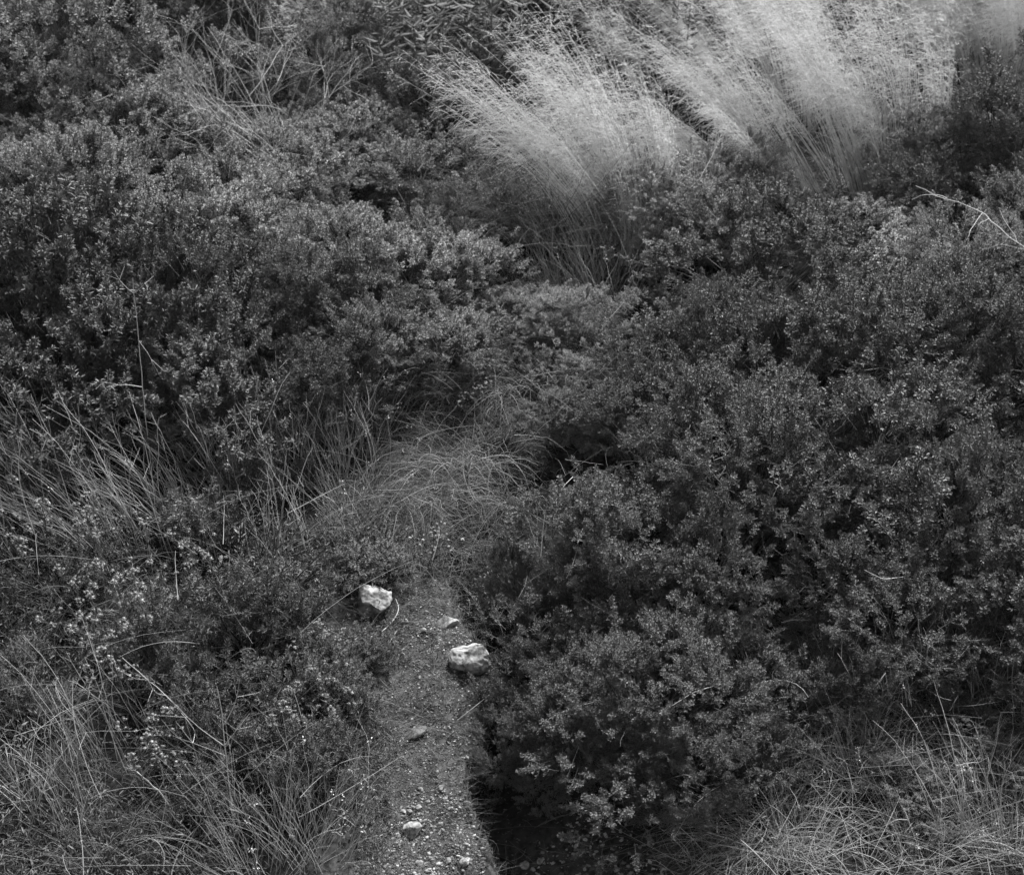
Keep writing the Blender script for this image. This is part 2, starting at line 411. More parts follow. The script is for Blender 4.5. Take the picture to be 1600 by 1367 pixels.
BUSHES = [
    # px, py, width m, height m, kind, label
    # --- the right-hand thicket
    (1290, 530, 1.6, 1.0, 'A0', 'broad pale-topped leafy bush crowning the right thicket below the plume grass'),
    (1520, 560, 1.5, 1.0, 'A1', 'leafy bush at the right edge just below the bleached forked branch'),
    (1110, 570, 1.1, .85, 'A2', 'rounded leafy bush on the upper left shoulder of the right thicket'),
    (990, 650, .8, .45, 'A3', 'thin leafy bush with tall sprigs where the thicket meets the grassy gap'),
    (1180, 720, 1.35, .95, 'A1', 'dark leafy bush in the heart of the right thicket above the black hollow'),
    (1420, 740, 1.4, 1.0, 'A2', 'full leafy bush halfway down the right thicket, right of the black hollow'),
    (1590, 800, 1.2, 1.0, 'A0', 'leafy bush cut by the right edge beside the middle of the thicket'),
    (960, 800, 1.05, .75, 'A0', 'leafy bush with upright sprigs at the thicket rim beside the dry grass cushion'),
    (1060, 940, .95, .65, 'A3', 'dim leafy bush below and left of the black hollow in the thicket'),
    (1390, 945, 1.1, .65, 'A1', 'leafy bush just below and right of the black hollow in the thicket'),
    (910, 965, .75, .55, 'A2', 'leafy bush overhanging the gully opposite the topmost pale rock'),
    (1020, 1070, 1.0, .65, 'A1', 'dark leafy bush above the tangle of straw at the foot of the thicket'),
    (1210, 1040, .9, .55, 'A0', 'leafy bush just left of the pale thorny twigs'),
    (1540, 975, 1.1, .68, 'A3', 'leafy bush at the right edge above the dry grass corner'),
    (880, 1095, .75, .5, 'A3', 'leafy bush leaning over the gully beside the round pale rock'),
    (960, 1150, .85, .48, 'A2', 'low leafy bush in front of the thicket behind the bowed straw stem'),
    (1120, 1165, .8, .42, 'A0', 'low leafy bush half sunk in straw at the front of the thicket'),
    (825, 1180, .5, .34, 'A1', 'smallest leafy bush, a few sprigs hanging over the gully beside the gravel path'),
    # --- upper right
    (1190, 405, 1.4, .65, 'A3', 'dark leafy mound below the widest plume grass clump'),
    (1040, 490, .8, .35, 'B0', 'pale small-leaved bush in the gap below the drooping tussock'),
    (1400, 420, 1.4, .6, 'B1', 'small-leaved bush right under the foot of the widest plume grass'),
    (1570, 430, 1.2, .9, 'B0', 'dark leafy bush under the bleached forked branch'),
    (1550, 260, 1.5, 1.1, 'A1', 'dark leafy bush behind the bleached forked branch'),
    (1470, 225, 1.3, .6, 'B2', 'small-leaved bush rising in front of the palest plume grass at the top right'),
    (1600, 225, 1.3, .6, 'B0', 'small-leaved bush cut by the right edge below the top right plumes'),
    (1060, 330, 1.1, .6, 'B2', 'low small-leaved bush between the two biggest plume grass clumps'),
    # --- upper left
    (60, 60, 2.0, 1.4, 'B1', 'tall small-leaved bush filling the top left corner'),
    (215, 45, 1.7, 1.2, 'B0', 'tall small-leaved bush next right from the top left corner bush'),
    (130, 180, 1.6, 1.0, 'B2', 'small-leaved bush in front of the top left corner bush'),
    (320, 60, 1.2, 1.2, 'C0', 'dark narrow bush behind the bare bleached shrub'),
    (300, 195, 1.6, .9, 'B0', 'pale domed small-leaved bush below left of the bare bleached shrub'),
    (470, 225, 1.4, .7, 'B1', 'pale low bush directly below the bare bleached shrub'),
    (600, 120, 1.5, 1.0, 'B2', 'small-leaved bush left of the long-leaved shoots at the top'),
    (630, 290, 1.5, .7, 'B0', 'pale small-leaved bush left of the drooping tussock'),
    (60, 300, 1.6, 1.0, 'B1', 'small-leaved bush with bright tips at the left edge of the upper slope'),
    (220, 330, 1.5, .95, 'B2', 'small-leaved bush behind the top of the tall forked stalk'),
    (430, 350, 1.6, .85, 'B0', 'wide small-leaved bush in the middle of the left slope'),
    (620, 420, 1.4, .75, 'B1', 'small-leaved bush below left of the drooping tussock'),
    # --- middle left
    (60, 470, 1.5, 1.0, 'C0', 'dark pointed-leaved bush at the left edge behind the leaning dry stems'),
    (210, 500, 1.3, 1.0, 'C1', 'dark pointed-leaved bush right behind the middle of the tall forked stalk'),
    (350, 490, 1.2, .9, 'A2', 'leafy bush just right of the tall forked stalk'),
    (500, 500, 1.3, .85, 'A1', 'pale-tipped leafy bush behind the pair of bare twigs on the left slope'),
    (650, 540, 1.1, .65, 'B1', 'low bush at the right end of the left slope above the white flowers'),
    (110, 620, 1.2, .8, 'C1', 'dark bush behind the fan of leaning dry stems'),
    (330, 620, 1.1, .65, 'C0', 'dark shaggy bush at the foot of the tall forked stalk'),
    (520, 610, 1.0, .6, 'A3', 'dark leafy bush above the upright dry stems'),
    # --- lower left undershrubs
    (430, 730, .45, .3, 'F0', 'fine-leaved grey shrub among the upright dry stems'),
    (300, 840, .6, .3, 'F1', 'fine-leaved grey shrub left of the broad-leaved pale seedling'),
    (530, 860, .6, .22, 'F0', 'low fine-leaved shrub at the upper end of the gravel path'),
    (380, 960, .7, .32, 'F1', 'fine-leaved shrub under the dark fan of twigs'),
    (480, 1040, .55, .3, 'F0', 'pale fine-leaved shrub bordering the path left of the round rock'),
    (240, 1000, .55, .35, 'F1', 'fine-leaved shrub among the pale fluffy seed heads'),
    (430, 1110, .65, .3, 'F0', 'dim fine-leaved shrub left of the flat path stone'),
    (90, 880, .6, .3, 'F0', 'fine-leaved shrub at the left edge below the leaning dry stems'),
    (520, 1170, .42, .22, 'F1', 'small fine-leaved shrub at the path edge below the round rock'),
    (280, 1150, .45, .25, 'F1', 'fine-leaved shrub in the dark lower left hollow'),
    (850, 480, .75, .4, 'B1', 'low small-leaved bush in the gap right below the drooping tussock'),
    (905, 640, .8, .32, 'A1', 'low thin bush between the pale grass cushion and the right thicket'),
    (890, 550, .65, .36, 'B2', 'small low bush in the gap above the pale grass cushion'),
    (1110, 275, 1.0, .55, 'B1', 'low small-leaved bush in the bay between the two biggest plume clumps'),
    (720, 560, .6, .2, 'A1', 'low leafy bush at the inner end of the left slope'),
    (815, 895, .42, .34, 'A0', 'leafy bush at the dark head of the gully'),
    (60, 1050, .5, .24, 'F0', 'fine-leaved shrub in the dark hollow by the left edge'),
    (330, 1045, .6, .3, 'F0', 'fine-leaved shrub between the seed heads and the dark fan of twigs'),
    (370, 1200, .55, .26, 'F0', 'fine-leaved shrub around the dead forked shoot'),
    (480, 1210, .55, .26, 'F1', 'fine-leaved shrub between the dead forked shoot and the path'),
    (525, 1085, .4, .2, 'F1', 'fine-leaved shrub spilling over the path left of the round rock'),
    (560, 1000, .35, .16, 'F0', 'tiny fine-leaved shrub below the jagged rock'),
    (600, 880, .5, .16, 'F1', 'low fine-leaved shrub over the head of the gravel path'),
]
SIDE = [(-140, 120, 1.9, 1.3, 'B0'), (-150, 330, 1.6, 1.0, 'B2'), (-160, 520, 1.4, 1.0, 'C0'), (-190, 760, 1.2, .8, 'A0'), (-330, 420, 1.7, 1.0, 'B1'), (-350, 640, 1.5, 1.0, 'A2'),
        (1740, 180, 1.7, 1.2, 'A2'), (1750, 380, 1.5, 1.0, 'A1'), (1770, 600, 1.5, 1.0, 'A0'), (1790, 830, 1.3, .9, 'A3'), (1770, 1040, 1.1, .7, 'A2'), (1960, 500, 1.6, 1.1, 'A3'), (1980, 760, 1.5, 1., 'A1'),
        (60, -70, 2.0, 1.3, 'B2'), (330, -60, 2.0, 1.2, 'B1'), (560, -50, 2.0, 1.1, 'B0'), (1040, -40, 2.2, 1.2, 'C1'), (1300, -60, 2.2, 1.2, 'B2'), (800, -60, 2.2, 1.2, 'C0')]
r2 = np.random.default_rng(3)
LOW = [
       (1410, 1190, .5, .18, 'A2', 'low leafy plant just below the pale thorny twigs'), (1500, 1110, .6, .22, 'A3', 'low leafy plant in the straw below the right edge bush'),
       (1450, 1270, .4, .12, 'A0', 'low leafy plant in the middle of the straw corner'), (1580, 1180, .5, .18, 'A1', 'low leafy plant at the right edge of the straw corner'),
       ]
def put_bush(px, py, wm, hm, k, label, group):
    nw, nh = NOM[k[0]]
    p = base(px, py, hm * .5)
    hm = hm * 1.12
    sx = 1.12 * wm / nw
    KITS[k].put(label, (p[0], p[1], p[2] - .04), r2.uniform(0, 6.28), (sx * r2.uniform(.92, 1.08), sx * r2.uniform(.92, 1.08), hm / nh * r2.uniform(.95, 1.05)), group)
for e in BUSHES: put_bush(*e, 'scrub bushes covering the slope')
for e in LOW: put_bush(*e, 'low leafy plants in the straw')
for e in SIDE: put_bush(*e, 'leafy scrub bush on the slope just outside the picture', 'bushes outside the picture')

# ------------------------------------------------------------------ grasses
def disc(rng, n, sx, sy):
    r = np.sqrt(rng.uniform(0, 1, n)); th = rng.uniform(0, 6.28, n)
    return r * np.cos(th), r * np.sin(th)

def plume_grass(label, rng, loc, n, sx, sy, H, lean, fan, bend, nb=26, blen=.13, basal=220, group='plume grass clumps on the upper slope', cover=.5):
    root = thing('plume_grass', label, 'grass clump', loc, group)
    nbn = max(6, n // 9)                                   # stalks grow in bunches
    ub, vb = disc(rng, nbn, sx, sy); w9 = rng.integers(0, nbn, n)
    u, v = ub[w9], vb[w9]
    B = np.stack([u * sx, v * sy, np.zeros(n)], -1) + rng.normal(size=(n, 3)) * np.array([.018, .018, 0])
    jx, jy, jl = rng.normal(size=nbn) * .10, rng.normal(size=nbn) * .10, rng.uniform(.68, 1.08, nbn)
    D = norm(np.stack([u * fan + lean + jx[w9] + rng.normal(size=n) * .045, v * fan * .6 + jy[w9] + rng.normal(size=n) * .045, np.ones(n)], -1))
    L = H * jl[w9] * rng.uniform(.85, 1.06, n)
    bd = np.stack([-bend * rng.uniform(.6, 1.4, n), rng.normal(size=n) * .05, -.25 * bend * rng.uniform(.3, 1.3, n)], -1)
    P = arcs(rng, B, D, L, bd, 10)
    m = MB(); m.add(*tubes(P, np.linspace(.0022, .0007, 10)[None]))
    m.build('stalks', M['straw'], root)
    # feathery panicles on the upper part of each stalk
    tt = np.sort(rng.uniform(cover, 1.0, (n, nb)), axis=1)
    k = np.clip((tt * 9), 0, 8.999); i0 = k.astype(int); fr = (k - i0)[..., None]
    ar = np.arange(n)[:, None]
    o = P[ar, i0] * (1 - fr) + P[ar, i0 + 1] * fr
    tg = norm(P[ar, i0 + 1] - P[ar, i0])
    rd = norm(rng.normal(size=o.shape))
    dd = norm(tg * .6 + rd * .9 + np.array([-.3, 0, .0]))
    ll = blen * (1.25 - (tt - cover) / (1 - cover) * .8) * rng.uniform(.5, 1.2, tt.shape)
    o, dd, ll = o.reshape(-1, 3), dd.reshape(-1, 3), ll.ravel()
    t = np.linspace(0, 1, 4)[None, :, None]
    Q = o[:, None] + dd[:, None] * ll[:, None, None] * t + (np.array([-.35, 0, -.35]) + rng.normal(size=(len(o), 1, 3)) * .3) * ll[:, None, None] * t ** 2
    pm = MB(); pm.add(*tubes(Q, np.array([[.0008, .0007, .0006, .0004]])))
    ns = 5
    for j in range(ns):
        f = .35 + .65 * (j + rng.uniform(0, 1, len(Q))) / ns
        kk = np.clip(f * 3, 0, 2.999); j0 = kk.astype(int); fr = (kk - j0)[:, None]
        a = np.arange(len(Q))
        c = Q[a, j0] * (1 - fr) + Q[a, j0 + 1] * fr
        ld = norm(Q[a, j0 + 1] - Q[a, j0] + rng.normal(size=c.shape) * .012)
        pm.add(*leaves(c, ld, rng.uniform(.006, .010, len(c)), rng.uniform(.0016, .0026, len(c)), rng.uniform(0, 6.28, len(c)), LANCE))
    pm.build('plumes', M['plume'], root)
    u, v = disc(rng, basal, sx, sy)
    B = np.stack([u * sx, v * sy, np.zeros(basal)], -1)
    D = norm(np.stack([u * .9 + lean * .6 + rng.normal(size=basal) * .25, v * .9 + rng.normal(size=basal) * .25, np.ones(basal) * .9], -1))
    L = H * rng.uniform(.3, .62, basal)
    bd = np.stack([-.25 * np.ones(basal), np.zeros(basal), np.zeros(basal)], -1)
    P = arcs(rng, B, D, L, bd, 8, rng.uniform(.2, .75, basal))
    q = MB(); q.add(*tubes(P, np.linspace(.0026, .0006, 8)[None]))
    q.build('blades', M['dryblade'], root)
    return root

rg = np.random.default_rng(21)
plume_grass('dome of dense pale plumes arching left above the drooping tussock', rg, base(990, 372), 270, .28, .22, 1.55, -.34, .40, .19, 19, .13, 260)
plume_grass('widest plume grass clump fanning left from bare upright stalks at its right', rg, base(1340, 315), 330, .52, .26, 1.7, -.30, .42, .22, 20, .14, 120, cover=.5)
plume_grass('low pale stems splayed far left from the foot of the widest plume clump', rg, base(1215, 315), 90, .2, .15, 1.15, -.75, .4, .2, 18, .12, 80)
plume_grass('plume grass clump behind the widest one, at the top edge', rg, base(1230, 190), 230, .45, .3, 1.4, -.25, .35, .25, 24, .14, 150)
plume_grass('palest plume grass in the top right corner', rg, base(1550, 120), 300, .5, .35, 1.45, -.15, .4, .2, 36, .17, 60, cover=.25)
plume_grass('thin plume grass with loose plumes right behind the dome of plumes', rg, base(1030, 190), 45, .2, .2, 1.25, -.28, .4, .2, 26, .14, 90)
plume_grass('sparse pale plume grass at the top behind the bare bleached shrub', rg, base(480, 185), 46, .35, .2, 1.45, -.15, .45, .3, 24, .12, 90)
plume_grass('small plume grass at the top edge right of the bare bleached shrub', rg, base(545, 150), 34, .3, .2, 1.35, -.2, .4, .3, 24, .13, 60)

def tussock(name, rng, n, sx, L, spread, droop, r, m, lean=0., seeds=0.):
    root = thing(name, '', 'grass tussock')
    u, v = disc(rng, n, sx, sx)
    B = np.stack([u * sx, v * sx, np.full(n, -.02)], -1)
    D = norm(np.stack([u * spread + lean + rng.normal(size=n) * .45 * spread, v * spread + rng.normal(size=n) * .25 * spread, np.ones(n)], -1))
    LL = L * rng.uniform(.5, 1.1, n)
    P = arcs(rng, B, D, LL, rng.normal(size=(n, 3)) * np.array([.15, .15, 0]) + np.array([lean * .4, 0, 0]), 9, droop * rng.uniform(.1, 1.3, n), .010)
    q = MB(); q.add(*tubes(P, np.linspace(r, r * .3, 9)[None]))
    q.build('blades', m, root)
    if seeds:
        e = P[rng.uniform(size=n) < seeds][:, -1]
        s = MB()
        for j in range(5):
            s.add(*leaves(e + rng.normal(size=e.shape) * .008, norm(rng.normal(size=e.shape) + np.array([0, 0, .5])), np.full(len(e), .012), np.full(len(e), .004), rng.uniform(0, 6, len(e)), LANCE))
        s.build('seed_heads', M['straw'], root)
    return root
KT = {
    'droop': Kit(tussock('drooping_tussock', rg, 520, .16, .85, .9, .95, .0026, M['blade'], -.35)),
    'arch': Kit(tussock('arching_grass', rg, 62, .14, .75, .9, .85, .0014, M['dryblade'])),
    'wire': Kit(tussock('wiry_grass', rg, 90, .2, .62, 1.1, .6, .0013, M['blade'])),
    'up': Kit(tussock('upright_dry_grass', rg, 90, .2, .55, .5, .12, .0015, M['stalk'], 0, .06)),
    'pale': Kit(tussock('leaning_dry_stems', rg, 64, .22, .8, .4, .15, .0022, M['stalk'], -.5, .05)),
    'mop': Kit(tussock('matted_grass', rg, 260, .25, .5, 1.6, .9, .0013, M['dryblade'], -.3)),
}
def put_t(k, px, py, s, label, rz=None, lift=0.):
    p = base(px, py, lift)
    KT[k].put(label, tuple(p), r2.uniform(-.5, .5) if rz is None else rz, (s, s, s), 'grass tussocks on the slope')
plume_grass('loose bare pale stalks leaning left at the right foot of the dome of plumes', rg, base(1010, 350), 90, .2, .15, 1.0, -.35, .5, .15, 5, .08, 60, cover=.6)
plume_grass('bare pale stalks rising through the weeds in front of the dome of plumes', rg, base(955, 410), 80, .22, .12, .85, -.18, .5, .12, 4, .07, 40, cover=.65)
plume_grass('bare pale stalks left of the bay between the two biggest plume clumps', rg, base(1050, 385), 60, .2, .12, .85, -.25, .5, .12, 4, .07, 30, cover=.65)
put_t('droop', 850, 372, 1.2, 'drooping dark tussock under the dome of plumes', 0)
put_t('droop', 775, 330, .7, 'small dark drooping tussock left of the bigger drooping one', .6)
for px, py, s, l in [(60, 1140, 1.1, 'arching wiry grass at the left edge in the dark lower corner'), (150, 1330, 1.0, 'arching grass at the bottom edge near the left corner'),
                     (20, 1010, 1.0, 'arching grass at the left edge below the fluffy seed heads'), (300, 1290, .9, 'arching grass at the foot of the dead upright forked stem'),
                     (190, 1200, .9, 'arching grass in front of the lower fluffy seed heads'), (130, 960, .8, 'thin arching grass behind the upper fluffy seed heads')]:
    put_t('arch', px, py, s, l)
for px, py, s, l in [(60, 1290, 1.1, 'wiry green grass in the bottom left corner'), (210, 1370, 1.0, 'wiry green grass at the bottom edge left of the dead forked stem'),
                     (400, 1240, .9, 'wiry green grass right of the dead forked stem'), (560, 760, 1.0, 'wiry green grass between the upright dry stems and the grass cushion'),
                     (800, 640, .9, 'wiry green grass behind the dry grass cushion'), (800, 480, 1.1, 'wiry green grass in the gap high between the thickets'),
                     (650, 860, .8, 'wiry green grass closing the top of the gravel path')]:
    put_t('wire', px, py, s, l)
for px, py, s, l in [(500, 1320, 1.0, 'upright dry grass at the bottom left of the gravel path'), (420, 1360, 1.0, 'upright dry grass at the bottom edge left of the path clump'),
                     (560, 800, .9, 'upright dry grass right of the pale seedling'), (470, 700, 1.1, 'upright dry stems in front of the dark left bushes'),
                     (560, 680, 1.0, 'upright dry stems right of the bare twigs'), (380, 760, 1.0, 'upright dry stems below the pair of bare twigs'),
                     (950, 450, 1.1, 'upright dry grass at the right of the drooping tussock'), (885, 440, .9, 'upright dry grass directly below the drooping tussock'), (1350, 1200, .7, 'upright dry grass in the middle of the straw corner'),
                     (1520, 1230, .7, 'upright dry grass at the right of the straw corner'), (1250, 1330, .6, 'upright dry grass at the bottom edge below the low sunk bush'),
                     (1440, 1330, .7, 'upright dry grass at the bottom edge of the straw corner'), (1590, 1330, .7, 'upright dry grass in the bottom right corner')]:
    put_t('up', px, py, s, l)
for px, py, s, l in [(70, 800, 1.1, 'fan of pale dry stems leaning left at the left edge'), (160, 850, .9, 'thin fan of dry stems leaning beside the left edge fan'),
                     (270, 810, .9, 'dry stems leaning left in front of the tall forked stalk')]:
    put_t('pale', px, py, s, l, 0)
for px, py, s, l in [(720, 700, 1.25, 'pale cushion of matted dry grass between the two thickets'), (650, 760, 1.1, 'matted grass spilling down from the pale grass cushion'),
                     (850, 500, .9, 'matted grass in the upper gap right of the low small-leaved bush'), (800, 590, 1.0, 'matted grass in the gap above the pale grass cushion'), (800, 760, .9, 'matted grass at the foot of the right thicket beside the pale cushion'), (700, 600, .9, 'matted grass behind the small white flowers'),
                     (1330, 1140, 1.0, 'matted straw under the pale thorny twigs'), (1480, 1160, 1.0, 'matted straw right of the pale thorny twigs'),
                     (730, 850, .8, 'matted grass hanging over the head of the gully'), (1190, 1290, .9, 'matted straw at the front of the low sunk bush')]:
    put_t('mop', px, py, s, l)

# ------------------------------------------------------------------ loose straw and undergrowth (stuff)
def ground_poly(pts): return np.array([plane_hit(*p)[:2] for p in pts])
def inside(poly, q):
    x, y = q[:, 0], q[:, 1]; r = np.zeros(len(q), bool); j = len(poly) - 1
    for i in range(len(poly)):
        xi, yi = poly[i]; xj, yj = poly[j]
        c = ((yi > y) != (yj > y)) & (x < (xj - xi) * (y - yi) / (yj - yi + 1e-12) + xi); r ^= c; j = i
    return r
def scatter(rng, pts, n):
    poly = ground_poly(pts); lo, hi = poly.min(0), poly.max(0); out = []; k = 0
    while k < n:
        q = rng.uniform(lo, hi, (n, 2)); q = q[inside(poly, q)]; out.append(q); k += len(q)
    q = np.concatenate(out)[:n]
    return np.stack([q[:, 0], q[:, 1], terrain(q[:, 0], q[:, 1])], -1)
def strew(mb, rng, B, L, r, flat=.5, droop=.3, K=6):
    n = len(B)
    th = rng.uniform(0, 6.28, n)
    D = norm(np.stack([np.cos(th) * flat, np.sin(th) * flat, rng.uniform(.1, 1., n)], -1))
    P = arcs(rng, B, D, L * rng.uniform(.4, 1.2, n), rng.normal(size=(n, 3)) * np.array([.25, .25, .05]), K, droop * rng.uniform(.2, 1.3, n), .003)
    mb.add(*tubes(P, (np.linspace(1, .35, K)[None] * r * rng.uniform(.6, 1.3, (n, 1)))))
CORNER = [(1040, 1400), (1100, 1270), (1200, 1120), (1300, 960), (1620, 1060), (1750, 1400)]
s1 = MB()
strew(s1, rg, scatter(rg, CORNER, 1700), .30, .0016, 1.0, .35)
strew(s1, rg, scatter(rg, CORNER, 1500), .15, .0014, 2.2, .1, 5)
strew(s1, rg, scatter(rg, CORNER, 420), .55, .0020, 1.3, .2)
LOWL = [(-200, 1450), (-250, 700), (350, 620), (560, 640), (480, 900), (500, 1050), (500, 1250), (500, 1450)]
B_ = scatter(rg, LOWL, 380); B_[:, 2] += rg.uniform(0, .3, 380)
strew(s1, rg, B_, .5, .0016, .9, .25, 8)
B_ = scatter(rg, [(1170, 1160), (1250, 1000), (1420, 940), (1640, 1000), (1650, 1180)], 340); B_[:, 2] += rg.uniform(.0, .3, 340)
strew(s1, rg, B_, .30, .0014, 1.2, .3, 8)
B_ = scatter(rg, [(560, 860), (600, 560), (900, 420), (1100, 1180), (800, 1100)], 160); B_[:, 2] += rg.uniform(.1, .5, 160)
strew(s1, rg, B_, .34, .0012, 1.1, .25, 8)
o = s1.build('dry_grass', M['dryblade']); o['kind'] = 'stuff'
s2 = MB()
strew(s2, rg, scatter(rg, [(-200, 1450), (-250, 700), (350, 640), (620, 800), (600, 1050), (570, 1250), (560, 1450)], 700), .26, .0013, .9, .3)
strew(s2, rg, scatter(rg, [(540, 880), (560, 760), (640, 560), (860, 420), (960, 420), (880, 600), (800, 760), (700, 900)], 6000), .24, .0012, 1.2, .5)
strew(s2, rg, scatter(rg, [(-400, 700), (-400, 20), (1900, 20), (1900, 500), (760, 520)], 6000), .45, .0016, .6, .2)
o = s2.build('undergrowth', M['blade']); o['kind'] = 'stuff'
# low weeds between the shrubs, thick in patches
s4 = MB()
HOLLOW = ground_poly([(70, 1050), (340, 1060), (330, 1210), (220, 1260), (80, 1230)])
def weeds(pts, n, l0, l1, hmax, thr):
    B = scatter(rg, pts, n); nz_ = sines(rg, 4.0, 12)
    B = B[~(inside(HOLLOW, B[:, :2]) & (rg.uniform(size=len(B)) < .6))]
    B = B[nz_(B) > thr + rg.normal(size=len(B)) * .25]; n = len(B)
    B[:, 2] += rg.uniform(0, 1, n) ** 1.5 * hmax
    L = rg.uniform(l0, l1, n); th = rg.uniform(0, 6.28, n)
    s4.add(*leaves(B, np.stack([np.cos(th), np.sin(th), rg.uniform(-.1, 1.2, n)], -1), L, L * rg.uniform(.14, .32, n), rg.normal(size=n) * .5, LANCE))
weeds([(-300, 1450), (-300, 760), (350, 680), (620, 820), (590, 1000), (600, 1080), (580, 1250), (560, 1450)], 52000, .014, .036, .16, -.7)
weeds([(1060, 1400), (1110, 1270), (1200, 1130), (1310, 980), (1620, 1060), (1750, 1400)], 15000, .012, .028, .12, .05)
weeds([(740, 1420), (735, 1260), (800, 1150), (1100, 1250), (1060, 1420)], 7000, .012, .026, .08, .2)
weeds([(540, 880), (600, 700), (760, 520), (960, 420), (980, 500), (820, 800), (720, 880)], 10000, .012, .03, .12, -.1)
weeds([(700, 890), (762, 1050), (738, 1170), (722, 1240), (758, 1340), (800, 1340), (765, 1240), (780, 1160), (800, 1060), (740, 890)], 5000, .010, .026, .05, -.3)
weeds([(540, 1420), (560, 1250), (585, 1120), (580, 960), (640, 960), (630, 1120), (610, 1250), (600, 1420)], 5000, .010, .024, .05, .1)
o = s4.build('weeds', M['leafF']); o['kind'] = 'stuff'
s3 = MB()
strew(s3, rg, scatter(rg, [(560, 1450), (575, 1250), (600, 1050), (560, 900), (690, 880), (735, 1000), (760, 1080), (730, 1230), (770, 1450)], 3600), .12, .0010, 2.0, .2, 4)
strew(s3, rg, scatter(rg, [(770, 1450), (740, 1300), (900, 1240), (1100, 1250), (1150, 1450)], 700), .2, .0012, 1.5, .3)
def flakes(mb, rng, pts, n, l0, l1):
    B = scatter(rng, pts, n) + np.array([0, 0, .004])
    th = rng.uniform(0, 6.28, n); L = rng.uniform(l0, l1, n)
    mb.add(*leaves(B, np.stack([np.cos(th), np.sin(th), rng.uniform(-.1, .5, n)], -1), L, L * rng.uniform(.2, .5, n), rng.normal(size=n) * .5, LEAF))
flakes(s3, rg, [(540, 920), (560, 760), (640, 560), (860, 400), (980, 400), (880, 620), (820, 760), (800, 1000), (740, 1000), (690, 900)], 9000, .010, .026)
flakes(s3, rg, [(-200, 1450), (-250, 700), (350, 640), (620, 800), (600, 1050), (570, 1250), (560, 1450)], 7000, .008, .022)
flakes(s3, rg, [(560, 1450), (575, 1250), (600, 1050), (560, 900), (690, 880), (735, 1000), (760, 1080), (730, 1230), (770, 1450)], 4500, .006, .018)
flakes(s3, rg, [(745, 1450), (735, 1250), (800, 1000), (1000, 1100), (1100, 1250), (1700, 1100), (1750, 1450)], 5000, .008, .022)
flakes(s3, rg, [(1000, 330), (1000, 170), (1600, 170), (1600, 330)], 4000, .015, .035)
o = s3.build('straw_litter', M['litter']); o['kind'] = 'stuff'

# ------------------------------------------------------------------ gravel, stones, rocks
def ico(sub):
    bm = bmesh.new(); bmesh.ops.create_icosphere(bm, subdivisions=sub, radius=1)
    V = np.array([v.co[:] for v in bm.verts]); F = np.array([[v.index for v in f.verts] for f in bm.faces]); bm.free()
    return V, F
I1, I4 = ico(1), ico(5)
def chip(rng):
    V = I1[0] * rng.uniform(.45, 1.25, (len(I1[0]), 1)); return V * np.array([1, rng.uniform(.6, .9), rng.uniform(.4, .65)])
gm = MB()
chips = [chip(rg) for _ in range(6)]
PATHP = [(570, 1450), (580, 1250), (610, 1080), (590, 930), (690, 900), (735, 1000), (755, 1080), (722, 1230), (760, 1450)]
FRONT = [(590, 1450), (600, 1330), (640, 1240), (722, 1240), (755, 1330), (770, 1450)]
RUN = [(780, 1450), (780, 1330), (900, 1250), (1010, 1270), (1080, 1450)]
for pts, n, lo, hi in [(PATHP, 3600, .002, .009), (FRONT, 1500, .003, .015), (RUN, 900, .004, .016), ([(640, 1020), (650, 980), (735, 990), (735, 1030)], 160, .004, .012)]:
    B = scatter(rg, pts, n)
    sz = lo + (hi - lo) * rg.uniform(0, 1, n) ** 2.5
    w_ = rg.integers(0, 6, n)
    for k in range(6):
        q = w_ == k
        D = norm(rg.normal(size=(q.sum(), 3)) * .3 + np.array([0, 0, 1]))
        stamp(gm, chips[k], I1[1], B[q] + np.array([0, 0, .001]), D, rg.uniform(0, 6.28, q.sum()), sz[q])
o = gm.build('gravel', M['gravel']); o['kind'] = 'stuff'

def rock(name, label, rng, px, py, sx, sy, sz, sink=.25, cuts=9, rz=0., group=None, cat='rock', amp=.07, tilt=(0, 0), dmin=.45, m_='stone'):
    V, F = I4[0].copy(), I4[1]
    for _ in range(cuts):
        n_ = norm(rng.normal(size=3)); d = rng.uniform(dmin, .9)
        h = V @ n_ - d; q = h > 0; V[q] -= np.outer(h[q], n_)
    a_, b_, c_ = sines(rng, 2.4), sines(rng, 7), sines(rng, 22)
    V = V * (1 + a_(V) * amp + b_(V) * amp * .4 + c_(V) * amp * .3)[:, None]
    V = V * np.array([sx, sy, sz])
    p = base(px, py, sz * .5)
    m = MB(); m.add(V, F)
    o = m.build(name, M[m_], smooth=True)
    o.location = (p[0], p[1], p[2] + sz * (1 - 2 * sink)); o.rotation_euler = (tilt[0], tilt[1], rz)
    return tag(o, label, cat, group)
rr = np.random.default_rng(8)
rock('rock', 'jagged pale rock at the head of the gravel path, left side', rr, 580, 943, .10, .085, .13, .28, 16, .4, amp=.08, tilt=(.1, .3))
rock('rock', 'small pale rock on the gully rim above the round rock', rr, 700, 972, .052, .045, .035, .25, 10, .2)
rock('rock', 'round pale rock with a dark underside on the gully rim', rr, 737, 1030, .108, .085, .075, .25, 8, -.2, amp=.08, dmin=.68)
rock('rock', 'grey wedge-shaped rock near the bottom of the gravel path', rr, 645, 1296, .055, .048, .05, .3, 18, .6, amp=.1, tilt=(.3, -.2), dmin=.38)
rock('rock', 'low dusty flat rock sunk in the path below the round rock', rr, 648, 1142, .065, .04, .03, .5, 8, .7, m_='dust')
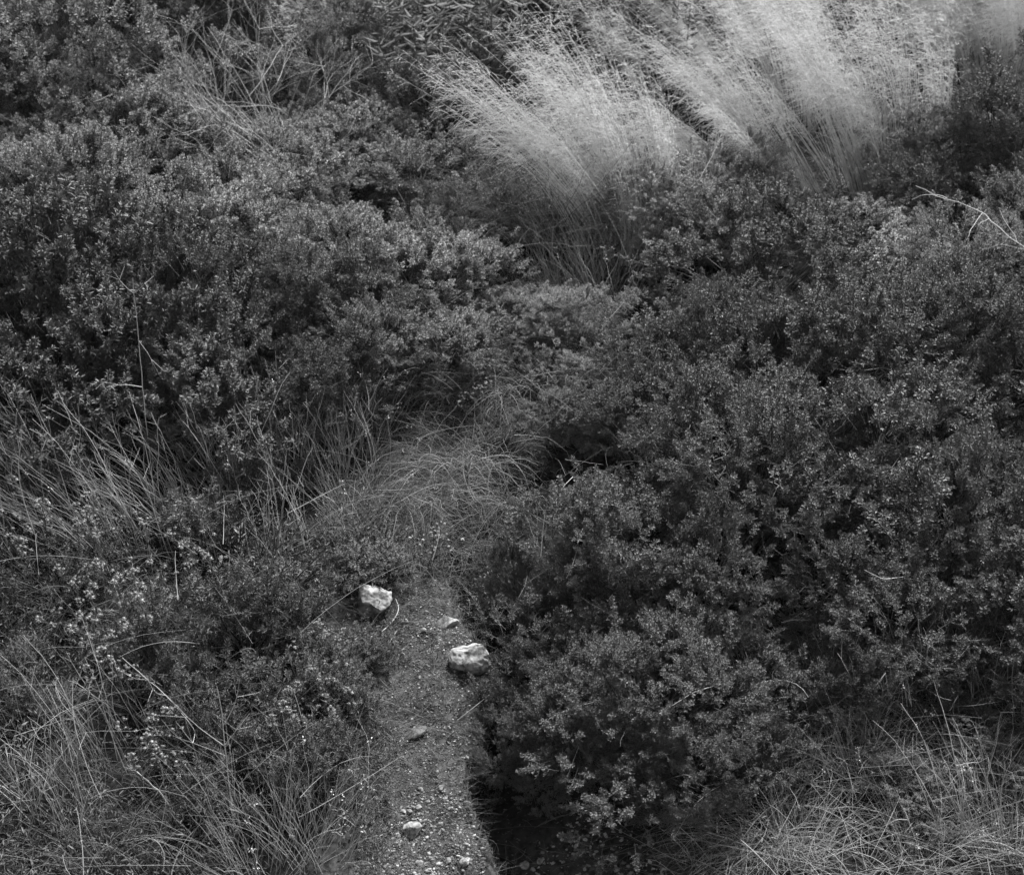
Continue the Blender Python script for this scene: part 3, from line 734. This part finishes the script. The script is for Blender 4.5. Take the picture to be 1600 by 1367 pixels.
for i, (px, py, s) in enumerate([(632, 972, .022), (662, 985, .018), (700, 1345, .02), (655, 1352, .024), (688, 1288, .016), (727, 1345, .026), (617, 1006, .02), (820, 1352, .026), (845, 1345, .02), (640, 1270, .016),
                                 (630, 1270, .015), (690, 1235, .017), (696, 1246, .014), (657, 1233, .015), (600, 1295, .017), (655, 1260, .017), (730, 1190, .016), (588, 1248, .014), (760, 1148, .014), (667, 960, .014)]):
    rock('stone', 'small pale stone lying loose on the dark gravel path', rr, px, py, s, s * .8, s * .6, .3, 7, rr.uniform(0, 3), 'small pale stones on the path', 'stone')

# ------------------------------------------------------------------ bare branches, stalks and twigs
def polytubes(mb, pts, r0, r1, sides=5, wob=0., rng=None, K=14):
    pts = np.array(pts, float); s = np.linspace(0, len(pts) - 1, K)
    P = np.stack([np.interp(s, np.arange(len(pts)), pts[:, i]) for i in range(3)], -1)
    P[1:-1] = P[1:-1] * .5 + (P[:-2] + P[2:]) * .25
    if wob: P[1:] += np.cumsum(rng.normal(size=P[1:].shape) * wob, axis=0) * .5
    mb.add(*tubes(P[None], np.linspace(r0, r1, K)[None], sides)); return P
def grow(mb, rng, p, d, L, r, depth, spread=.55, up=.1):
    K = 6; P = [np.array(p, float)]; d = norm(np.array(d, float))
    for k in range(K - 1):
        d = norm(d + rng.normal(size=3) * .13 + np.array([0, 0, up * .3])); P.append(P[-1] + d * L / (K - 1))
    P = np.array(P); mb.add(*tubes(P[None], np.linspace(r, r * .6, K)[None], 4))
    if depth:
        for j in range(rng.integers(2, 4)):
            i = rng.integers(2, K); dd = norm(d + rng.normal(size=3) * spread + np.array([0, 0, up]))
            grow(mb, rng, P[i], dd, L * rng.uniform(.5, .85), r * .6, depth - 1, spread, up)
def twig(name, label, cat, main, subs, r, m, rng, lift, wob=.004):
    """main and side branches given as pixel tracks at a height above the slope"""
    b0 = base(*main[0]); b = MB()
    def tr(tk): return [at(p[0], p[1], p[2] if len(p) > 2 else lift) - b0 for p in tk]
    polytubes(b, tr(main), r, r * .45, 5, wob, rng)
    for s in subs: polytubes(b, tr(s), r * .55, r * .25, 4, wob, rng, 8)
    o = b.build(name, m); o.location = b0
    return tag(o, label, cat)
rb = np.random.default_rng(4)
# dead branch lying over the bushes at the right
twig('dead_branch', 'bleached forked dead branch lying over the bushes at the right edge', 'branch',
     [(1640, 420, .8), (1570, 365, .95), (1530, 330, 1.0), (1480, 310, 1.05), (1425, 285, 1.1)],
     [[(1535, 333, 1.0), (1515, 365, .95), (1500, 385, .9)], [(1480, 310, 1.05), (1455, 305, 1.05), (1430, 312, 1.)], [(1590, 380, .95), (1575, 350, 1.), (1566, 330, 1.)], [(1545, 342, 1.), (1530, 350, 1.), (1525, 372, .95)], [(1600, 390, .9), (1560, 388, .9), (1530, 392, .9)]],
     .0036, M['deadwood'], rb, 1.0, .010)
def stalk(name, label, cat, px, py, H, rng, m, r=.0035, lean=(0, 0), forks=(), wob=.006):
    p = base(px, py); b = MB()
    top = np.array([lean[0], lean[1], H])
    P = polytubes(b, [(0, 0, -.03), top * .5 + np.array([lean[0] * -.15, 0, 0]), top], r, r * .5, 5, wob, rng, 16)
    for f, dx, dz, L in forks:
        q = P[int(f * 15)]; e = q + norm(np.array([dx, rng.uniform(-.3, .3), dz])) * L
        E = polytubes(b, [q, q + (e - q) * .5 + rng.normal(size=3) * .012, e], r * .6, r * .25, 4, .003, rng, 6)
        for _ in range(2):
            e2 = E[3] + norm(rng.normal(size=3) * .5 + (e - q) / L) * L * .5
            polytubes(b, [E[3], e2], r * .35, r * .2, 3, .002, rng, 4)
    o = b.build(name, m); o.location = p
    return tag(o, label, cat)
stalk('tall_stalk', 'tallest single stalk, thin and forked at its top, before the dark left bushes', 'stalk', 242, 785, 1.25, rb, M['stalk'], .0031, (0.0, 0),
      [(.97, -.5, .8, .16), (.97, .6, .7, .12), (.75, .25, -.8, .2), (.55, -.6, .05, .18)])
stalk('bare_twig', 'bare twig forking in three, left of a pair on the left slope', 'twig', 340, 790, .62, rb, M['stalk'], .0035, (-.06, 0), [(.45, -.5, 1, .3), (.5, .6, 1, .28), (.65, -.3, 1, .25), (.4, .3, 1, .15)])
stalk('bare_twig', 'bare twig with a wide pale fork, right of a pair on the left slope', 'twig', 440, 700, .52, rb, M['deadwood'], .0042, (-.06, 0), [(.25, -.7, .9, .3), (.3, .5, 1, .42), (.4, -.5, 1, .26), (.55, .1, 1, .3)])
stalk('dead_shoot', 'dead upright stem with sparse forks near the lower left', 'stem', 365, 1300, .75, rb, M['stalk'], .0032, (-.03, .0), [(.5, .4, 1, .32), (.55, -.8, .35, .24), (.62, -.7, 1, .38), (.75, .35, 1, .26), (.6, .6, 1, .2)])
stalk('slanting_stem', 'long pale stem slanting up left through the fluffy seed heads', 'stem', 345, 1215, .55, rb, M['stalk'], .0028, (-.42, .12), [(.7, -.4, .8, .15), (.8, -.8, .4, .12)])
stalk('slanting_stem', 'thick short stem slanting under the lower fluffy seed heads', 'stem', 285, 1285, .3, rb, M['stalk'], .0045, (-.17, .0), [(.9, -.6, .8, .1), (.9, .5, .8, .1)])
for px, py, H, le, l in [(105, 790, .62, -.10, 'dry stalk standing above the left edge fan of stems'), (160, 800, .7, -.18, 'long dry stalk leaning left beside the left edge fan'),
                         (30, 770, .7, -.22, 'pale stalk cut by the left edge'), (205, 790, .55, -.04, 'slim dry stalk left of the tallest forked stalk'),
                         (300, 800, .6, -.16, 'slim dry stalk right of the tallest forked stalk')]:
    stalk('dry_stalk', l, 'stalk', px, py, H, rb, M['stalk'], .003, (le, 0), [(.85, -.5, 1, .1), (.9, .5, 1, .08)])
# bleached bare shrub at the upper left
root = thing('bare_shrub', 'bare bleached shrub of tangled pale branches on the upper left slope', 'shrub', base(415, 160, .75))
b = MB()
for k in range(26):
    grow(b, rb, (rb.normal() * .12, rb.normal() * .08, .3), (rb.uniform(-1.1, .35), rb.normal() * .3, rb.uniform(.4, 1.)), rb.uniform(.45, .7), .0034, 3, .45, .06)
b.build('branches', M['stalk'], root)
# thorny pale twigs at the lower right
root = thing('thorny_twigs', 'tangle of pale thorny twigs above the dry grass corner', 'twigs', base(1370, 1110))
b = MB()
for k, (dx, dz, L) in enumerate([(-.9, .9, .28), (-.4, .9, .22), (.2, 1., .25), (.8, .6, .28), (1., .2, .25), (-.2, .4, .2), (.5, 1., .3), (-1, .2, .2)]):
    grow(b, rb, (dx * .03, rb.normal() * .04, .02), (dx, rb.normal() * .2, dz), L, .003, 2, .7, .05)
b.build('branches', M['deadwood'], root)
# dark fan of twigs left of the path
root = thing('dark_twigs', 'dark fan of bare twigs beside the jagged rock', 'twigs', base(420, 960))
b = MB()
for k in range(12):
    th = rb.uniform(-.3, 1.9)
    grow(b, rb, (0, 0, .05), (math.cos(th), math.sin(th) * .4, rb.uniform(.15, .9)), rb.uniform(.2, .4), .004, 1, .3, .0)
b.build('branches', M['darkwood'], root)
root = thing('dark_twigs', 'dark upright twigs behind the broad-leaved pale seedling', 'twigs', base(370, 900))
b = MB()
for k in range(12):
    grow(b, rb, (rb.normal() * .03, 0, 0), (rb.normal() * .35, rb.normal() * .2, 1), rb.uniform(.25, .4), .003, 1, .3, .2)
b.build('branches', M['darkwood'], root)
# fallen twigs and bowed straws
twig('fallen_twig', 'bent fallen twig on the path below the jagged rock', 'twig', [(580, 995), (600, 985), (618, 965), (624, 950), (618, 935)], [[(585, 992), (582, 1008)]], .0035, M['deadwood'], rb, .03, .0)
twig('fallen_twig', 'short straight fallen twig below the bent one on the path', 'twig', [(603, 1013), (612, 998), (620, 985)], [], .003, M['deadwood'], rb, .02, .0)
twig('bowed_straw', 'bowed pale straw arching before the low front bush', 'straw', [(838, 1145, .4), (860, 1120, .46), (900, 1103, .5), (940, 1094, .5)], [], .0017, M['straw'], rb, .4, 0)
twig('bowed_straw', 'pale straw leaning on the gully edge beside the overhanging bush', 'straw', [(715, 1125, .02), (740, 1105, .1), (765, 1085, .25)], [], .0024, M['stalk'], rb, .1, 0)
for tk, l in [([(885, 1217, .3), (895, 1190, .35), (905, 1165, .4)], 'short pale straw poking from the low front bush'), ([(845, 870, .6), (848, 830, .66), (852, 797, .7)], 'upright pale straw in the left rim of the right thicket'),
              ([(895, 745, .5), (880, 760, .5), (860, 800, .45)], 'slanting straw beside the pale grass cushion'), ([(1030, 1115, .6), (1085, 1080, .6), (1140, 1065, .6)], 'long straw lying on the bushes at the front of the thicket'),
              ([(1420, 900, .5), (1380, 905, .75), (1350, 890, .85)], 'bleached twig poking up from the thicket above the thorny twigs'), ([(1090, 285, .5), (1110, 250, .6), (1130, 205, .7)], 'slanting straw between the two biggest plume grass clumps')]:
    twig('loose_straw', l, 'straw', tk, [], .0016, M['straw'], rb, .4, 0)
for i, (px, py) in enumerate([(1240, 1300), (1300, 1270), (1380, 1300), (1460, 1260), (1530, 1320), (1180, 1340), (1350, 1180), (1480, 1190), (1560, 1200), (1420, 1130), (1120, 1310), (1540, 1130)]):
    p = base(px, py); th = rb.uniform(0, 6.28); L = rb.uniform(.18, .4)
    b = MB(); d = np.array([math.cos(th), math.sin(th) * .6, rb.uniform(.1, .8)])
    polytubes(b, [(0, 0, .02), d * L * .5 + np.array([0, 0, .03]), d * L], .0024, .0012, 4, .003, rb, 8)
    o = b.build('loose_straw', M['straw']); o.location = p
    tag(o, 'loose pale straw criss-crossing the dry grass corner', 'straw', 'loose straws in the dry grass corner')

# thickets of upright dry stalks with small forks
def stalk_thicket(rng, n, H, sx, lean):
    root = thing('dry_stalks', '', 'dry stalks'); b = MB()
    u, v = disc(rng, n, sx, sx)
    D = norm(np.stack([rng.normal(size=n) * .16 + lean, rng.normal(size=n) * .14, np.ones(n)], -1))
    P = arcs(rng, np.stack([u * sx, v * sx, np.full(n, -.02)], -1), D, H * rng.uniform(.45, 1.1, n), rng.normal(size=(n, 3)) * np.array([.14, .14, 0]), 12, 0., .006)
    b.add(*tubes(P, np.linspace(.0024, .0009, 12)[None] * rng.uniform(.7, 1.4, (n, 1)), 4))
    for k in range(3):
        q = rng.uniform(size=n) < .7
        i = rng.integers(5, 11, q.sum()); o_ = P[q][np.arange(q.sum()), i]
        d2 = norm(D[q] + rng.normal(size=(q.sum(), 3)) * .45)
        b.add(*tubes(arcs(rng, o_, d2, rng.uniform(.05, .16, q.sum()), np.zeros((q.sum(), 3)), 5, 0., .004), np.linspace(.0013, .0006, 5)[None]))
    b.build('stems', M['stalk'], root); return root
KS = [Kit(stalk_thicket(rb, 34, .62, .2, -.12)), Kit(stalk_thicket(rb, 26, .7, .22, -.3)), Kit(stalk_thicket(rb, 30, .5, .2, .05))]
for i, (px, py, sc_, l) in enumerate([(400, 770, 1., 'thicket of upright dry stalks around the pair of bare twigs'), (130, 830, 1.1, 'dry stalks leaning left right of the left edge fan'),
        (500, 740, 1., 'thicket of upright dry stalks under the dark middle bushes'), (560, 720, .8, 'thin dry stalks at the right end of the stalk thickets'),
        (250, 850, 1., 'dry stalks leaning left at the foot of the tallest forked stalk'), (330, 860, .9, 'dry stalks left of the broad-leaved pale seedling'),
        (450, 860, .8, 'short dry stalks right of the broad-leaved pale seedling'), (40, 860, 1.1, 'dry stalks leaning left at the left edge above the fluffy herbs'),
        (540, 850, .6, 'short dry stalks above the jagged rock'), (90, 1280, .9, 'dry stalks in the bottom left corner'), (180, 1180, .8, 'dry stalks left of the dead forked shoot'),
        (480, 1280, .7, 'dry stalks between the dead forked shoot and the path'), (1390, 1120, .8, 'dry stalks among the pale thorny twigs'), (1530, 1290, .8, 'dry stalks in the bottom right corner'),
        (1290, 1080, .7, 'dry stalks left of the pale thorny twigs'), (1470, 1070, .9, 'dry stalks right of the pale thorny twigs'), (1560, 1110, .8, 'dry stalks at the right edge below the right edge bush'),
        (1270, 1210, .6, 'dry stalks at the left rim of the straw corner')]):
    KS[i % 3].put(l, tuple(base(px, py)), r2.uniform(-.4, .4), (sc_, sc_, sc_), 'thickets of dry stalks')
# ------------------------------------------------------------------ herbs
def herb(name, rng, ns, H, lean, head_n, leafL, leafW, leafm, headm, spread=.35, hr=.007, cat='herb'):
    root = thing(name, '', cat)
    st, lf, hd = MB(), MB(), MB()
    V1, F1 = I1
    for k in range(ns):
        d = norm(np.array([lean + rng.normal() * spread, rng.normal() * spread, 1.])); h = H * rng.uniform(.65, 1.05)
        P = arcs(rng, np.array([[rng.normal() * .03, rng.normal() * .03, -.02]]), d[None], np.array([h]), rng.normal(size=(1, 3)) * np.array([.12, .12, 0]), 10, 0., .003)
        st.add(*tubes(P, np.linspace(.0028, .0012, 10)[None], 4)); P = P[0]
        n = int(26 * h / .5)
        t = rng.uniform(.25, .98, n) * 8.99; i = t.astype(int); c = P[i] + (P[np.minimum(i + 1, 9)] - P[i]) * (t - i)[:, None]
        ld = norm(rng.normal(size=(n, 3)) * .6 + d * .6)
        ll = leafL * rng.uniform(.6, 1.2, n)
        lf.add(*leaves(c, ld, ll, ll * leafW, rng.uniform(0, 6, n), LANCE))
        for j in range(head_n):
            e = P[-1 - 2 * rng.integers(0, 2)] + rng.normal(size=3) * np.array([.017, .017, .012]) + np.array([0, 0, .012])
            polytubes(st, [P[-2], e], .0008, .0006, 3, 0, rng, 3)
            r = hr * rng.uniform(.7, 1.25)
            hd.add(V1 * r * rng.uniform(.75, 1.1, (len(V1), 1)) + e, F1)
            q = norm(rng.normal(size=(14, 3)) + np.array([0, 0, .5]))
            hd.add(*leaves(np.repeat(e[None], 14, 0), q, np.full(14, r * 1.9), np.full(14, r * .45), rng.uniform(0, 6, 14), LANCE))
    st.build('stems', M['twig'], root); lf.build('foliage', leafm, root)
    if head_n: hd.build('seed_heads', headm, root)
    return root
rh = np.random.default_rng(31)
HK = [Kit(herb('fluffy_herb', rh, 12, .62, -.25, 11, .034, .17, M['leafF'], M['fluff'], hr=.0078)), Kit(herb('fluffy_herb', rh, 10, .55, -.1, 10, .03, .18, M['leafF'], M['fluff'], hr=.007))]
for i, (px, py, s, l) in enumerate([(250, 1060, 1.0, 'fluffy-headed herb with the whitest seed heads, left of the dark twig fan'), (205, 1110, .9, 'fluffy-headed herb hanging into the dark lower left hollow'),
                                    (170, 1030, .8, 'fluffy-headed herb at the left of the whitest seed heads'), (270, 1240, .9, 'fluffy-headed herb low in the dark hollow above the thick slanting stem'),
                                    (60, 920, 1.0, 'fluffy-headed herb at the left edge below the leaning dry stems'), (160, 890, .9, 'fluffy-headed herb behind the whitest seed heads'),
                                    (30, 850, .8, 'fluffy-headed herb cut by the left edge'), (290, 870, .8, 'fluffy-headed herb left of the broad-leaved pale seedling'),
                                    (550, 1170, .7, 'fluffy-headed herb at the path edge above the bottom grass'), (470, 1170, .7, 'fluffy-headed herb in the dim patch left of the flat path stone'),
                                    (340, 970, .8, 'fluffy-headed herb beside the dark twig fan'), (520, 1050, .6, 'short fluffy-headed herb below the jagged rock')]):
    HK[i % 2].put(l, tuple(base(px, py)), r2.uniform(-.6, .6), (s, s, s), 'fluffy-headed herbs on the lower left')
WK = Kit(herb('white_flower', rh, 3, .26, 0, 5, .02, .2, M['leafF'], M['white'],   .2, .0055))
for px, py, l in [(738, 650, 'white-flowered herb nearest the pale grass cushion'), (712, 665, 'white-flowered herb at the left of the upper pair'), (668, 880, 'white-flowered herb at the head of the gravel path'),
                  (692, 905, 'lowest white-flowered herb on the gully rim')]:
    WK.put(l, tuple(base(px, py)), r2.uniform(0, 6), (1, 1, 1), 'small white-flowered herbs')
# pale broad-leaved seedling
root = thing('pale_seedling', 'upright pale seedling with broad curled leaves beside dark twigs', 'plant', base(380, 890))
st, lf = MB(), MB()
P = polytubes(st, [(0, 0, -.02), (-.01, 0, .12), (.0, 0, .24)], .003, .0015, 5, .002, rh, 10)
n = 13; t = np.linspace(.25, 1, n); i = (t * 8.9).astype(int); az = np.arange(n) * 2.4
lf.add(*leaves(P[i], norm(np.stack([np.cos(az), np.sin(az), np.full(n, .6)], -1)), .055 * rh.uniform(.7, 1.2, n), .017 * np.ones(n), rh.uniform(-.5, .5, n), LANCE))
st.build('stem', M['stalk'], root); lf.build('foliage', M['dryblade'], root)
# long-leaved shoots at the top
def shoots(rng, n, H):
    root = thing('long_leaved_shoots', '', 'shrub'); st, lf = MB(), MB()
    for k in range(n):
        d = norm(np.array([rng.normal() * .18, rng.normal() * .12, 1.])); h = H * rng.uniform(.7, 1.1)
        P = arcs(rng, np.array([[rng.normal() * .22, rng.normal() * .15, 0]]), d[None], np.array([h]), np.zeros((1, 3)), 12)
        st.add(*tubes(P, np.linspace(.006, .002, 12)[None], 4)); P = P[0]
        m = 42; t = rng.uniform(.3, 1., m) * 10.99; i = t.astype(int); c = P[i] + (P[i + 1] - P[i]) * (t - i)[:, None]
        az = rng.uniform(0, 6.28, m)
        ll = .15 * rng.uniform(.6, 1.1, m)
        lf.add(*leaves(c, norm(np.stack([np.cos(az), np.sin(az), rng.uniform(.1, 1.2, m)], -1)), ll, ll * .13, rng.uniform(-.3, .3, m) + math.pi, LANCE))
    st.build('stems', M['twig'], root); lf.build('foliage', M['leafO'], root); return root
SK = Kit(shoots(rh, 16, 1.3))
for px, py, l in [(700, 185, 'long-leaved upright shoots left of the dome of plumes'), (785, 150, 'long-leaved shoots at the top edge behind the dome of plumes'), (1020, 130, 'long-leaved shoots at the top between plume clumps'),
                  (650, 150, 'long-leaved shoots at the top edge, leftmost of the row')]:
    SK.put(l, tuple(base(px, py, .25)), r2.uniform(0, 6), (1, 1, 1), 'long-leaved shoots along the top')

# ------------------------------------------------------------------ thin summer haze
x0, x1, y0, y1, z0, z1 = -62, 62, -42, 92, -14, 14
V = np.array([[x, y, z] for z in (z0, z1) for y in (y0, y1) for x in (x0, x1)], float)
F = np.array([[0, 2, 3, 1], [4, 5, 7, 6], [0, 1, 5, 4], [2, 6, 7, 3], [0, 4, 6, 2], [1, 3, 7, 5]])
hm_ = bpy.data.materials.new('haze'); hm_.use_nodes = True
t = hm_.node_tree; t.nodes.clear()
ou = t.nodes.new('ShaderNodeOutputMaterial'); pv = t.nodes.new('ShaderNodeVolumePrincipled')
pv.inputs['Color'].default_value = (.9, .9, .9, 1); pv.inputs['Density'].default_value = 0.00025
t.links.new(pv.outputs[0], ou.inputs['Volume'])
hz = MB().add(V, F).build('haze', hm_); hz['kind'] = 'stuff'
